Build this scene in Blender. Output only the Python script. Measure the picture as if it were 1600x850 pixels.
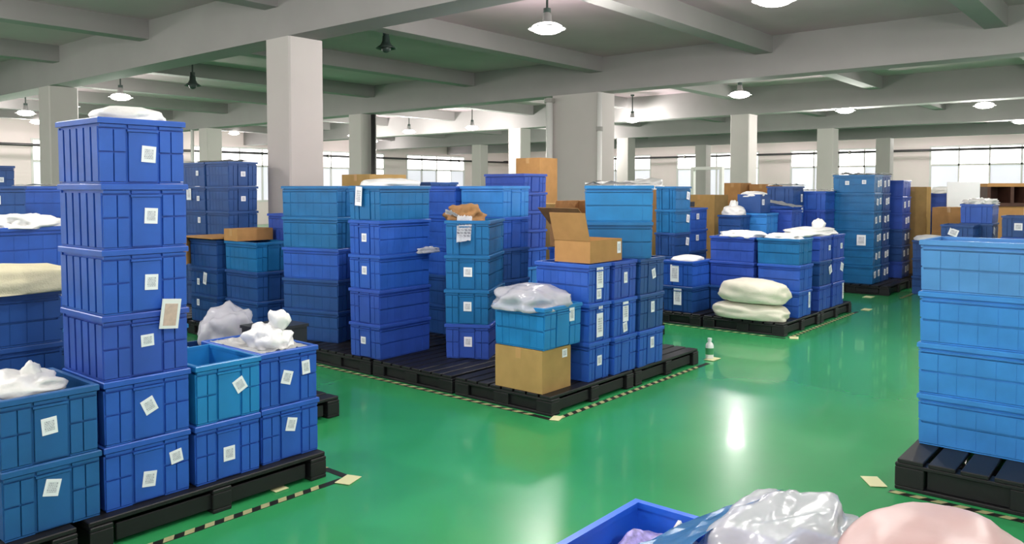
import bpy, bmesh, math, random
from mathutils import Vector, Matrix, noise
random.seed(7)
for o in list(bpy.data.objects): bpy.data.objects.remove(o)
S = bpy.context.scene
COL = S.collection
R = math.radians

# ------------------------------------------------------------------ camera
cam_d = bpy.data.cameras.new('camera')
cam = bpy.data.objects.new('camera', cam_d); COL.objects.link(cam)
cam_d.sensor_width = 36.0
cam_d.lens = 36.0 * 1250 / 1600
cam_d.shift_y = -80.0 / 1600           # the frame is cropped low: optical axis sits above its centre
cam_d.clip_start = 0.05; cam_d.clip_end = 200
cam.location = (0, 0, 1.6)
cam.rotation_euler = (R(90) - math.atan(51.4 / 1250), 0, R(40 - 90))
S.camera = cam

# ------------------------------------------------------------------ world, exposure
W = bpy.data.worlds.new('overcast_sky'); S.world = W; W.use_nodes = True
bg = W.node_tree.nodes['Background']
bg.inputs[0].default_value = (0.93, 0.96, 1.0, 1); bg.inputs[1].default_value = 2.0
S.view_settings.view_transform = 'Standard'; S.view_settings.look = 'None'
S.view_settings.gamma = 1.0; S.view_settings.use_curve_mapping = False
S.view_settings.exposure = 0.55
LAMP_W = 95.0
WINDOW_E = 3.6

# ------------------------------------------------------------------ materials
MATS = {}
def lin(c):
    return tuple(((v/255)/12.92 if v/255 <= .04045 else ((v/255+.055)/1.055)**2.4) for v in c) + (1,)
def mat(name, rgb, rough=.5, metal=0, var=.0, scale=6, bump=0, bscale=40, coat=0, spec=.5, emit=0, trans=0, aniso=None):
    if name in MATS: return MATS[name]
    m = bpy.data.materials.new(name); m.use_nodes = True; nt = m.node_tree; N = nt.nodes; Lk = nt.links
    b = N['Principled BSDF']; c = lin(rgb)
    b.inputs['Base Color'].default_value = c; b.inputs['Roughness'].default_value = rough; b.inputs['Metallic'].default_value = metal
    b.inputs['Coat Weight'].default_value = coat; b.inputs['Specular IOR Level'].default_value = spec
    b.inputs['Coat Roughness'].default_value = .06
    tc = N.new('ShaderNodeTexCoord')
    if var:
        n = N.new('ShaderNodeTexNoise'); n.inputs['Scale'].default_value = scale; n.inputs['Detail'].default_value = 4
        Lk.new(tc.outputs['Object'], n.inputs['Vector'])
        r = N.new('ShaderNodeValToRGB'); r.color_ramp.elements[0].position = .3; r.color_ramp.elements[1].position = .7
        r.color_ramp.elements[0].color = tuple(v*(1-var) for v in c[:3])+(1,); r.color_ramp.elements[1].color = tuple(min(1, v*(1+var)) for v in c[:3])+(1,)
        Lk.new(n.outputs['Fac'], r.inputs['Fac']); Lk.new(r.outputs['Color'], b.inputs['Base Color'])
    if bump:
        n2 = N.new('ShaderNodeTexNoise'); n2.inputs['Scale'].default_value = bscale; n2.inputs['Detail'].default_value = 3
        Lk.new(tc.outputs['Object'], n2.inputs['Vector'])
        bp = N.new('ShaderNodeBump'); bp.inputs['Strength'].default_value = bump; bp.inputs['Distance'].default_value = .02
        Lk.new(n2.outputs['Fac'], bp.inputs['Height']); Lk.new(bp.outputs['Normal'], b.inputs['Normal'])
    if emit:
        b.inputs['Emission Color'].default_value = c; b.inputs['Emission Strength'].default_value = emit
    if trans:
        t = N.new('ShaderNodeBsdfTransparent'); t.inputs[0].default_value = (.97, .98, 1, 1); mx = N.new('ShaderNodeMixShader'); mx.inputs[0].default_value = trans
        out = N['Material Output']; Lk.new(b.outputs[0], mx.inputs[1]); Lk.new(t.outputs[0], mx.inputs[2]); Lk.new(mx.outputs[0], out.inputs[0])
    MATS[name] = m
    return m

M = dict(
    beige=mat('beige_print', (206, 178, 168), .6, var=.12, scale=40),
    steel=mat('crate_steel_blue', (34, 92, 152), .4, var=.12, scale=5),
    cyan=mat('crate_cyan_blue', (34, 126, 190), .36, var=.1, scale=5),
    bright=mat('crate_bright_blue', (40, 106, 224), .36, var=.06, scale=5),
    pale=mat('crate_pale_blue', (78, 142, 206), .36, var=.08, scale=5),
    royal=mat('crate_royal_blue', (42, 90, 184), .38, var=.12, scale=5),
    purple=mat('crate_violet_blue', (48, 82, 174), .38, var=.12, scale=5),
    teal=mat('crate_teal_blue', (26, 106, 164), .38, var=.12, scale=5),
    sky=mat('crate_sky_blue', (58, 136, 212), .36, var=.10, scale=5),
    navy=mat('crate_navy_blue', (32, 74, 138), .42, var=.12, scale=5),
    black=mat('pallet_black_plastic', (17, 17, 20), .5, var=.2, scale=9),
    blackbox=mat('black_bin_plastic', (28, 30, 40), .4),
    card=mat('corrugated_cardboard', (176, 132, 84), .85, var=.08, scale=8, spec=.2),
    cardd=mat('corrugated_cardboard_olive', (172, 140, 88), .85, var=.08, scale=8, spec=.2),
    kraft=mat('kraft_paper', (162, 122, 82), .8, var=.15, scale=10, bump=.4, bscale=18, spec=.2),
    tapeclear=mat('packing_tape', (190, 150, 100), .25),
    white=mat('white_paint', (186, 179, 177), .7, var=.03, scale=1.5),
    beam=mat('pale_plaster', (146, 142, 142), .8, var=.05, scale=1.2),
    slab=mat('ceiling_plaster', (190, 166, 176), .9, var=.08, scale=.8),
    wallm=mat('wall_plaster', (238, 222, 222), .8, var=.03, scale=.8),
    frame=mat('window_frame_white', (225, 222, 220), .5),
    darkrail=mat('dark_pipe_paint', (48, 46, 48), .5),
    pipe=mat('white_pvc_pipe', (228, 226, 224), .35),
    grey=mat('grey_conduit', (150, 146, 142), .5),
    bag=mat('white_poly_bag', (232, 232, 230), .35, bump=.5, bscale=14, spec=.5),
    sack=mat('cream_woven_sack', (206, 200, 168), .6, bump=.25, bscale=120, var=.06, scale=10),
    sackw=mat('white_woven_sack', (226, 222, 204), .55, bump=.2, bscale=120, var=.04, scale=10),
    pink=mat('pale_pink_poly_sack', (186, 154, 152), .4, var=.06, scale=5, bump=.12, bscale=9),
    clear=mat('clear_poly_film', (206, 206, 214), .22, bump=.35, bscale=9, trans=.35),
    film=mat('pale_blue_film', (76, 146, 204), .3, bump=.3, bscale=8),
    net=mat('violet_netting', (150, 140, 200), .5, var=.5, scale=60),
    tyel=mat('tape_yellow_white', (222, 222, 172), .5),
    tblk=mat('tape_black', (22, 24, 20), .5),
    paperp=mat('plain_white_paper', (236, 236, 238), .7),
    alu=mat('lamp_shade_aluminium', (150, 152, 150), .35, metal=.6),
    lampdark=mat('lamp_cap_dark', (44, 58, 54), .5),
    wood=mat('dark_brown_wood', (72, 44, 34), .6, var=.2, scale=12),
    bottle=mat('white_bottle_plastic', (240, 242, 240), .3),
    grn=mat('bottle_green_print', (70, 150, 100), .4),
)
def m_emit(name, rgb, s):
    m = bpy.data.materials.new(name); m.use_nodes = True; nt = m.node_tree
    for n in list(nt.nodes):
        if n.type == 'BSDF_PRINCIPLED': nt.nodes.remove(n)
    e = nt.nodes.new('ShaderNodeEmission'); e.inputs[0].default_value = lin(rgb); e.inputs[1].default_value = s
    nt.links.new(e.outputs[0], nt.nodes['Material Output'].inputs[0]); return m
M['bulb'] = m_emit('lamp_bulb_glow', (255, 252, 244), 14)
def m_daylight(name, tint, s):     # frosted pane, backlit by the day outside
    m = mat(name, tint, .25); b = m.node_tree.nodes['Principled BSDF']
    b.inputs['Emission Color'].default_value = lin(tint); b.inputs['Emission Strength'].default_value = s; return m
M['pane'] = m_daylight('frosted_daylight_pane', (255, 250, 250), WINDOW_E)
M['paned'] = m_daylight('blind_covered_pane', (214, 214, 224), WINDOW_E*.13)

# paper with faint print rows
def paper_mat():
    m = bpy.data.materials.new('printed_label_paper'); m.use_nodes = True; N = m.node_tree.nodes; L = m.node_tree.links
    b = N['Principled BSDF']; b.inputs['Roughness'].default_value = .6
    tc = N.new('ShaderNodeTexCoord'); br = N.new('ShaderNodeTexBrick')
    br.inputs['Color1'].default_value = (.30, .31, .38, 1); br.inputs['Color2'].default_value = (.62, .62, .68, 1); br.inputs['Mortar'].default_value = (.86, .87, .92, 1)
    br.inputs['Scale'].default_value = 5; br.inputs['Mortar Size'].default_value = .06; br.inputs['Brick Width'].default_value = .7; br.inputs['Row Height'].default_value = .5
    sx = N.new('ShaderNodeSeparateXYZ'); cb = N.new('ShaderNodeCombineXYZ')
    L.new(tc.outputs['Generated'], sx.inputs[0]); L.new(sx.outputs['X'], cb.inputs['X']); L.new(sx.outputs['Z'], cb.inputs['Y']); L.new(cb.outputs[0], br.inputs['Vector'])
    prev = None                                  # plain margin around the print
    for ax in ('X', 'Z'):
        a = N.new('ShaderNodeMath'); a.operation = 'SUBTRACT'; a.inputs[1].default_value = .5; L.new(sx.outputs[ax], a.inputs[0])
        c = N.new('ShaderNodeMath'); c.operation = 'ABSOLUTE'; L.new(a.outputs[0], c.inputs[0])
        d = N.new('ShaderNodeMath'); d.operation = 'LESS_THAN'; d.inputs[1].default_value = .32; L.new(c.outputs[0], d.inputs[0])
        if prev is None: prev = d
        else:
            e = N.new('ShaderNodeMath'); e.operation = 'MULTIPLY'; L.new(prev.outputs[0], e.inputs[0]); L.new(d.outputs[0], e.inputs[1]); prev = e
    mx = N.new('ShaderNodeMix'); mx.data_type = 'RGBA'; mx.inputs['A'].default_value = (.86, .87, .92, 1)
    L.new(prev.outputs[0], mx.inputs['Factor']); L.new(br.outputs['Color'], mx.inputs['B']); L.new(mx.outputs['Result'], b.inputs['Base Color'])
    return m
M['paper'] = paper_mat()

# glossy green epoxy floor
def floor_mat():
    m = bpy.data.materials.new('green_epoxy_floor'); m.use_nodes = True; N = m.node_tree.nodes; L = m.node_tree.links
    b = N['Principled BSDF']; tc = N.new('ShaderNodeTexCoord')
    n = N.new('ShaderNodeTexNoise'); n.inputs['Scale'].default_value = .7; n.inputs['Detail'].default_value = 5; L.new(tc.outputs['Object'], n.inputs['Vector'])
    r = N.new('ShaderNodeValToRGB'); r.color_ramp.elements[0].color = lin((46, 148, 86)); r.color_ramp.elements[1].color = lin((56, 162, 96))
    r.color_ramp.elements[0].position = .3; r.color_ramp.elements[1].position = .7
    L.new(n.outputs['Fac'], r.inputs['Fac']); L.new(r.outputs['Color'], b.inputs['Base Color'])
    b.inputs['Roughness'].default_value = .27; b.inputs['Specular IOR Level'].default_value = .5; b.inputs['Coat Weight'].default_value = .3; b.inputs['Coat Roughness'].default_value = .06
    n2 = N.new('ShaderNodeTexNoise'); n2.inputs['Scale'].default_value = 5; n2.inputs['Detail'].default_value = 2; L.new(tc.outputs['Object'], n2.inputs['Vector'])
    bp = N.new('ShaderNodeBump'); bp.inputs['Strength'].default_value = .045; bp.inputs['Distance'].default_value = .012
    L.new(n2.outputs['Fac'], bp.inputs['Height']); L.new(bp.outputs['Normal'], b.inputs['Normal']); L.new(bp.outputs['Normal'], b.inputs['Coat Normal'])
    return m
M['floor'] = floor_mat()

# ------------------------------------------------------------------ mesh helpers
def add_box(bm, c, d, rz=0):
    g = bmesh.ops.create_cube(bm, size=1.0)['verts']
    for v in g:
        p = Vector((v.co.x*d[0], v.co.y*d[1], v.co.z*d[2]))
        if rz: p = Matrix.Rotation(rz, 3, 'Z') @ p
        v.co = p + Vector(c)
    return g
def bx(bm, x0, x1, y0, y1, z0, z1): return add_box(bm, ((x0+x1)/2, (y0+y1)/2, (z0+z1)/2), (x1-x0, y1-y0, z1-z0))
def add_tube(bm, p0, p1, r, n=12, r1=None):
    p0 = Vector(p0); p1 = Vector(p1); d = p1-p0
    q = Vector((0, 0, 1)).rotation_difference(d.normalized()).to_matrix().to_4x4()
    bmesh.ops.create_cone(bm, cap_ends=True, segments=n, radius1=r, radius2=r if r1 is None else r1, depth=d.length, matrix=Matrix.Translation((p0+p1)/2) @ q)
def add_lathe(bm, prof, n=20):
    rows = []
    for r, z in prof:
        rows.append([bm.verts.new((r*math.cos(2*math.pi*i/n), r*math.sin(2*math.pi*i/n), z)) for i in range(n)])
    for a, b in zip(rows, rows[1:]):
        for i in range(n): bm.faces.new((a[i], a[(i+1) % n], b[(i+1) % n], b[i]))
    return rows
def to_mesh(name, bm, material, smooth=False):
    bmesh.ops.recalc_face_normals(bm, faces=bm.faces)
    me = bpy.data.meshes.new(name); bm.to_mesh(me); bm.free(); me.materials.append(material)
    if smooth:
        for p in me.polygons: p.use_smooth = True
    return me
def obj(name, data, parent=None, loc=None, rot=None):
    o = bpy.data.objects.new(name, data); COL.objects.link(o)
    if parent: o.parent = parent
    if loc is not None: o.location = loc
    if rot is not None: o.rotation_euler = rot
    return o
def tag(o, label, cat=None, group=None, kind=None):
    o['label'] = label
    if cat: o['category'] = cat
    if group: o['group'] = group
    if kind: o['kind'] = kind
    return o
def thing(name, label, cat, loc=(0, 0, 0), rz=0, group=None):
    return tag(obj(name, None, None, loc, (0, 0, rz)), label, cat, group)
def box_obj(name, x0, x1, y0, y1, z0, z1, material, parent=None):
    bm = bmesh.new(); bx(bm, x0, x1, y0, y1, z0, z1)
    return obj(name, to_mesh(name, bm, material), parent)
def struct(o, label): o['kind'] = 'structure'; o['label'] = label; return o

# ------------------------------------------------------------------ the hall
X0, X1w, Y0, Y1w = -8.0, 37.0, -9.0, 31.0
HB, HS, HT = 3.43, 3.80, 4.08           # underside of main beams, of cross beams, and the slab
struct(box_obj('floor', X0, X1w, Y0, Y1w, -.2, 0, M['floor']), 'glossy green epoxy factory floor')
ceiling = struct(box_obj('ceiling', X0, X1w, Y0, Y1w, HT, HT+.2, M['slab']), 'grey green concrete ceiling slab with beams')
BX = [-1.4, 5.7, 12.8, 19.0, 25.2, 31.4]
for x in BX: box_obj('main_beam', x, x+.42, Y0, Y1w, HB, HT, M['beam'], ceiling)
CY = [-5.85, 1.45, 8.28, 15.6, 22.9]
sec = []
y = 8.5-3.3*5
while y < Y1w-.5: sec.append(y); y += 3.3
edges = [X0]+BX+[X1w]
for y in sec:
    for i in range(len(edges)-1):
        a = edges[i]+(.42 if i else 0); b = edges[i+1]
        box_obj('cross_beam', a, b, y, y+.28, HS, HT, M['beam'], ceiling)
k = 0
for x in BX:
    for y in CY:
        if abs(y-1.45) < .1: continue
        bm = bmesh.new()
        if abs(x-12.8) < .1 and abs(y-8.28) < .1: bx(bm, 12.8, 13.36, 8.58, 9.70, 0, HB)
        else: bx(bm, x, x+.5, y, y+.5, 0, HB)
        bmesh.ops.bevel(bm, geom=[e for e in bm.edges if abs(e.verts[0].co.z-e.verts[1].co.z) > 1], offset=.02, segments=1, affect='EDGES')
        o = obj('column', to_mesh('column', bm, M['white'])); struct(o, 'square white painted concrete column')
# walls with window bands
ZS, ZH = 1.0, 3.35
def wall(name, axis, at, a0, a1, inward, win, label):
    root = struct(obj(name, None), label)
    def B(nm, s0, s1, z0, z1, mm, t0=0, t1=.25, par=root):
        u0, u1 = sorted((at-inward*t0, at-inward*t1))
        return box_obj(nm, *( (u0, u1, s0, s1) if axis == 'x' else (s0, s1, u0, u1)), z0, z1, mm, par)
    B('wall_base', a0, a1, 0, ZS, M['wallm']); B('wall_header', a0, a1, ZH, HT, M['wallm'])
    p = a0
    for (w0, w1) in win:
        B('wall_pier', p, w0, ZS, ZH, M['wallm']); p = w1
    B('wall_pier', p, a1, ZS, ZH, M['wallm'])
    return B
wcount = [0]
def window(B, w0, w1, shade):
    wcount[0] += 1
    root = struct(obj('window_%d' % wcount[0], None), 'white framed window with bright frosted daylight panes')
    zt = 2.55
    bm_parts = [(w0, w0+.07, ZS, ZH), (w1-.07, w1, ZS, ZH), (w0+.07, w1-.07, ZS, ZS+.07), (w0+.07, w1-.07, ZH-.07, ZH), (w0+.07, w1-.07, zt-.04, zt+.04)]
    n = max(2, round((w1-w0)/1.1)); st = (w1-w0)/n
    for i in range(1, n): bm_parts.append((w0+i*st-.03, w0+i*st+.03, ZS+.07, ZH-.07))
    for (s0, s1, z0, z1) in bm_parts: B('window_frame', s0, s1, z0, z1, M['frame'], -.02, .12, root)
    for i in range(n):
        a, b = w0+i*st+.03, w0+(i+1)*st-.03
        B('window_pane', a, b, zt+.04, ZH-.07, M['pane'], .06, .075, root)
        B('window_pane', a, b, ZS+.07, zt-.04, M['paned'] if (i+shade) % 4 != 0 else M['pane'], .06, .075, root)
def spans(a0, a1, w=4.4, gap=1.5):
    out = []; s = a0+1.0
    while s+w < a1: out.append((s, s+w)); s += w+gap
    return out
for nm, ax, at, a0, a1, inw, lb in (('wall_far', 'x', X1w, Y0, Y1w, -1, 'pale far wall with windows beyond the columns'), ('wall_left', 'y', Y1w, X0, X1w, -1, 'pale wall with windows behind the crate rows'),
                                    ('wall_near', 'x', X0, Y0, Y1w, 1, 'pale wall behind the camera'), ('wall_right', 'y', Y0, X0, X1w, 1, 'pale wall past the aisle')):
    sp = spans(a0, a1); B = wall(nm, ax, at, a0, a1, inw, sp, lb)
    for i, (u, v) in enumerate(sp): window(B, u, v, i)

# pipes
def pipe(name, label, p0, p1, r, mm, cat='pipe', collars=()):
    t = thing(name, label, cat, p0)
    v = Vector(p1)-Vector(p0)
    bm = bmesh.new(); add_tube(bm, (0, 0, 0), v, r); obj('pipe_run', to_mesh('pipe_run', bm, mm, True), t)
    for f in collars:
        bm = bmesh.new(); q = v*f; add_tube(bm, q-v.normalized()*.04, q+v.normalized()*.04, r*1.5); obj('collar', to_mesh('collar', bm, M['grey']), t)
pipe('drain_pipe', 'white drain pipe on the far edge of the wide pier', (12.72, 9.70, 0), (12.72, 9.70, 3.38), .07, M['pipe'], collars=(.3, .6, .985))
pipe('conduit', 'slim grey conduit running down the near corner of the wide pier', (12.74, 8.52, 0), (12.74, 8.52, 3.4), .045, M['pipe'], collars=(.5, .8))
pipe('drain_pipe', 'dark pipe standing against the column between the far lamps', (13.1, 15.5, 0), (13.1, 15.5, 3.42), .06, M['darkrail'], collars=(.5,))
pipe('drain_pipe', 'thin pale pipe beside the column at the back left', (12.7, 23.6, 0), (12.7, 23.6, 3.4), .05, M['pipe'], collars=(.5,))
pipe('ceiling_pipe', 'long dark pipe slung along the far window wall', (35.6, -8.5, 3.12), (35.6, 30.5, 3.12), .05, M['darkrail'], collars=(.1, .3, .5, .7, .9))
pipe('ceiling_pipe', 'long dark pipe slung along the left window wall', (-7.5, 29.8, 3.05), (35.4, 29.8, 3.05), .05, M['darkrail'], collars=(.1, .3, .5, .7, .9))

# ------------------------------------------------------------------ pendant lamps
def lamp_meshes():
    bm = bmesh.new(); add_lathe(bm, [(.03, .20), (.05, .17), (.055, .10), (.11, .05), (.23, 0), (.224, -.004), (.106, .042), (.048, .09), (.03, .10)]); sh = to_mesh('shade', bm, M['alu'], True)
    bm = bmesh.new(); bmesh.ops.create_uvsphere(bm, u_segments=14, v_segments=10, radius=.19); bl = to_mesh('bulb', bm, M['bulb'], True)
    for v in bl.vertices: v.co.z *= .36
    bm = bmesh.new(); bmesh.ops.create_uvsphere(bm, u_segments=14, v_segments=10, radius=.07); bo = to_mesh('bulb', bm, M['lampdark'], True)
    bm = bmesh.new(); add_tube(bm, (0, 0, .19), (0, 0, .24), .045); cp = to_mesh('socket_cap', bm, M['lampdark'])
    bm = bmesh.new(); add_lathe(bm, [(.0, 0), (.05, 0), (.05, -.03), (.02, -.05)]); rs = to_mesh('ceiling_rose', bm, M['lampdark'])
    bm = bmesh.new(); add_lathe(bm, [(.03, .20), (.05, .17), (.055, .10), (.08, .05), (.15, 0), (.146, -.004), (.076, .042), (.048, .09), (.03, .10)]); sd = to_mesh('shade', bm, M['lampdark'], True)
    return sh, bl, bo, cp, rs, sd
SH, BL, BO, CP, RS, SD = lamp_meshes()
rods = {}
def lamp(x, y, z, on, label, e=1.0):
    t = thing('pendant_lamp', label, 'lamp', (x, y, z), 0, 'pendant factory lamps')
    obj('shade', SH if on else SD, t); obj('bulb', BL if on else BO, t, (0, 0, .005)); obj('socket_cap', CP, t)
    key = round(HT-z, 3)
    if key not in rods:
        bm = bmesh.new(); add_tube(bm, (0, 0, .22), (0, 0, HT-z), .014); rods[key] = to_mesh('rod', bm, M['lampdark'])
    obj('rod', rods[key], t); obj('ceiling_rose', RS, t, (0, 0, HT-z))
    if on:
        l = bpy.data.lights.new('lamp_light', 'POINT'); l.energy = LAMP_W*e; l.shadow_soft_size = .09; l.color = (1, .97, .92)
        obj('lamp_light', l, t, (0, 0, -.24))
for x, y, z, on, lb in [
    (7.66, 5.88, 3.5, 1, 'lit pendant lamp hanging on its rod over the central crate pallet'),
    (7.97, 3.22, 3.5, 1, 'lit pendant lamp cut by the top edge of the picture'),
    (7.7, 8.82, 3.6, 0, 'unlit dark pendant lamp beside the nearest column'),
    (7.45, 13.8, 3.45, 0, 'unlit dark pendant lamp above the rear crates, seen left of the nearest column'),
    (7.25, 16.24, 3.4, 1, 'lit pendant lamp just above the tallest crate stack'),
    (7.30, 18.9, 3.4, 1, 'lit pendant lamp, second from the left picture edge'),
    (7.32, 21.47, 3.4, 1, 'lit pendant lamp closest to the left picture edge'),
    (18.47, 11.31, 3.4, 1, 'lit pendant lamp just beyond the wide pier'),
    (19.375, 6.1, 3.4, 1, 'lit pendant lamp over the tall far crate stack'),
    (20.13, 3.39, 3.4, 1, 'lit pendant lamp above the sky blue crate stack'),
    (17.64, 19.12, 3.4, 1, 'lit pendant lamp just past the column with the dark pipe'),
    (17.73, 16.44, 3.4, 1, 'lit pendant lamp midway between dark piped column and wide pier'),
    (17.71, 21.98, 3.4, 1, 'lit pendant lamp between nearest column and dark piped column'),
    (25.6, 3.44, 3.4, 1, 'small far lit pendant lamp at the right picture edge'),
    (14.78, 6.64, 3.4, 1, 'lit pendant lamp tucked behind the second main beam'),
    (24.5, 17.0, 3.4, 1, 'small far lit pendant lamp against the back windows'),
]: lamp(x, y, z, on, lb, .7 if 14 < x < 15 else 1.6 if x > 12 else 1.0)
for i, y in enumerate((-4, 2, 8, 14, 20, 26)): lamp(33.8, y, 3.72, 1, 'added pendant lamp brightening the far wall, tucked behind the last beam', .8)  # added row that brightens the far wall, set high behind the beam
for i, x in enumerate((3, 10, 17, 24)): lamp(x, 28.4, 3.72, 1, 'added pendant lamp evening out the light, high by the left window wall', .8)  # added as well, to spread light along the left wall
# extra lamps added outside the frame to light the hall evenly
n = 0
for (x, y) in [(1.2, 5.9), (1.2, 1.0), (1.4, -2.6), (7.8, .5), (7.8, -2.2), (1.2, 10.5), (7.3, 24.2), (1.2, 15), (14.8, 1.2), (-4.5, 3), (-4.5, 9), (3.6, 3.2), (-1, 6.5)]:
    lamp(x, y, 3.5, 1, 'added pendant lamp out of the picture, lighting the hall evenly')

# ------------------------------------------------------------------ crates
CR = {}
def crate_meshes(dx, dy, h, mk, style='h'):
    key = (round(dx, 3), round(dy, 3), round(h, 3), mk, style)
    if key in CR: return CR[key]
    m = M[mk]; t = .005; tp = .003 if style == 'v' else .008            # wall thickness, taper
    hx, hy = dx/2-.017, dy/2-.017             # wall face; the raised fields stand in front of it
    bm = bmesh.new()
    def ring(x, y, z): return [bm.verts.new(p) for p in ((-x, -y, z), (x, -y, z), (x, y, z), (-x, y, z))]
    zt = h-.012
    ob, ot, it, ib = ring(hx-tp, hy-tp, .0), ring(hx, hy, zt), ring(hx-t, hy-t, zt), ring(hx-tp-t, hy-tp-t, .012)
    for a, b in ((ob, ot), (ot, it), (it, ib)):
        for i in range(4): bm.faces.new((a[i], a[(i+1) % 4], b[(i+1) % 4], b[i]))
    bm.faces.new(ob[::-1]); bm.faces.new(ib)
    def field(bm, side, u0, u1, z0, z1, p=.012):          # raised field on side 0:-y 1:+y 2:-x 3:+x
        H0 = hy if side < 2 else hx
        s = -1 if side in (0, 2) else 1
        for v in bmesh.ops.create_cube(bm, size=1)['verts']:
            z = z0 if v.co.z < 0 else z1
            d = H0-tp*(1-z/zt)+(p if v.co.y > 0 else -.002); a = u0 if v.co.x < 0 else u1
            v.co = (a, s*d, z) if side < 2 else (s*d, a, z)
    for side in range(4):
        half = (hx if side < 2 else hy)-tp+.010
        short = (dx <= dy) if side < 2 else (dy < dx)
        if short:
            c = half*.34
            for sg in (-1, 1):
                mid = (half+c+.006)/2
                for a, b in ((c+.014, mid-.003), (mid+.003, half)):
                    for z0, z1 in ((.010, h*.465), (h*.495, h*.825)):
                        u0, u1 = sorted((sg*a, sg*b)); field(bm, side, u0, u1, z0, z1)
                u0, u1 = sorted((sg*(c+.011), sg*half)); field(bm, side, u0, u1, h*.855, h-.03)
                field(bm, side, u0, u1, 0, .007, .009)
        elif style == 'v':
            n = 6; st = half*2/n
            for i in range(n): field(bm, side, -half+i*st+.009, -half+(i+1)*st-.009, .010, h*.86, .013)
            field(bm, side, -half, half, 0, .007, .009)
        else:
            n = 7; st = half*2/n
            for z0, z1 in ((.010, h*.425), (h*.465, h*.795)):
                field(bm, side, -half, half, z0, z1, .007)
                for i in range(n): field(bm, side, -half+i*st+.002, -half+(i+1)*st-.002, z0, z1, .0085 if 0 < i < n-1 else .011)
            field(bm, side, -half, half, h*.825, h*.845, .014)
            field(bm, side, -half, half, 0, .007, .009)
    body = to_mesh('crate_body', bm, m)
    bm = bmesh.new(); ax, ay = dx/2, dy/2; rz = h-.026
    def r2(x, y, z): return [bm.verts.new(p) for p in ((-x, -y, z), (x, -y, z), (x, y, z), (-x, y, z))]
    rs_ = [r2(hx-.003, hy-.003, rz), r2(ax, ay, rz), r2(ax, ay, h-.004), r2(ax-.004, ay-.004, h), r2(hx-t-.002, hy-t-.002, h), r2(hx-t-.002, hy-t-.002, h-.016)]
    for a, b in zip(rs_, rs_[1:]):
        for i in range(4): bm.faces.new((a[i], a[(i+1) % 4], b[(i+1) % 4], b[i]))
    rim = to_mesh('rim', bm, m)
    plates = []
    on_y = dx <= dy
    half = ((hx if on_y else hy)-tp+.010); c = half*.34
    for side in ((0, 1) if on_y else (2, 3)):
        bm = bmesh.new()
        field(bm, side, -c, c, .010, h*.79, .013); field(bm, side, -c-.006, c+.006, h*.80, h*.835, .017); field(bm, side, -c, c, h*.85, h-.03, .010)
        plates.append(to_mesh('end_panel', bm, m))
    CR[key] = (body, rim, plates); return CR[key]
TAGM = {}
def tag_mesh(w, h):
    k = (round(w, 3), round(h, 3))
    if k not in TAGM:
        bm = bmesh.new(); add_box(bm, (0, 0, 0), (w, .0016, h)); TAGM[k] = to_mesh('label_sheet', bm, M['paper'])
    return TAGM[k]
CNAME = dict(royal='royal blue', purple='violet blue', teal='teal blue', sky='sky blue', navy='navy blue', steel='steel blue', cyan='cyan blue', bright='bright blue', pale='pale blue')
ORD = ['bottom', 'second', 'third', 'fourth', 'fifth', 'sixth', 'seventh', 'eighth', 'ninth', 'tenth']
def crate(x, y, z, dx, dy, h, mk, rz, label, group, tags=(), plates=True, style='h'):
    t = thing('plastic_crate', label, 'crate', (x, y, z), rz, group)
    b, r, pl = crate_meshes(dx, dy, h, mk, style)
    obj('crate_body', b, t); obj('rim', r, t)
    if plates:
        for p in pl: obj('end_panel', p, t)
    for tg in tags:
        f, u, v, w, hh = tg[:5]; rot = tg[5] if len(tg) > 5 else 0
        zz = v*h; off = (.003 if style == 'v' else .008)*(1-zz/h)
        if f == 'y':
            o = obj('label_sheet', tag_mesh(w, hh), t, ((u-.5)*dx, -(dy/2-.017-off+.013+.0025), zz), (0, R(rot), 0))
        else:
            o = obj('label_sheet', tag_mesh(w, hh), t, (-(dx/2-.017-off+.013+.0025), (.5-u)*dy, zz), (0, R(rot), R(-90)))
        o['label'] = 'white printed label'
    return t
def stack(desc, group, x0, y0, dx, dy, n, cols, yaw=0, z0=.142, h=.294, tags={}, first=0, jit=1.0, plates=True, style='h'):
    """x0,y0 = corner closest to the camera; crates counted from the bottom"""
    rz = R(yaw); c = Vector((dx/2, dy/2)); cx = x0+c.x*math.cos(rz)-c.y*math.sin(rz); cy = y0+c.x*math.sin(rz)+c.y*math.cos(rz)
    tops = None
    for i in range(n):
        mk = cols[i % len(cols)] if isinstance(cols, (list, tuple)) else cols
        jx, jy, jr = (random.uniform(-.004, .004)*jit, random.uniform(-.004, .004)*jit, R(random.uniform(-.7, .7))*jit)
        if n == 1: lb = '%s plastic crate, %s' % (CNAME[mk], desc)
        else:
            pos = 'topmost' if i == n-1 else (ORD[i] if i == 0 else ORD[i]+' up')
            lb = '%s plastic crate, %s %s %s' % (CNAME[mk], pos, 'of', desc)
        if len(lb.split()) > 16: lb = lb.replace(' plastic', '', 1)
        if len(lb.split()) > 16: print('LONG', lb)
        tops = crate(cx+jx, cy+jy, z0+i*(h+.0015), dx, dy, h, mk, rz+jr, lb, group, tags.get(i, ()), plates, style)
    return (cx, cy, z0+n*(h+.0015))

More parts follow.
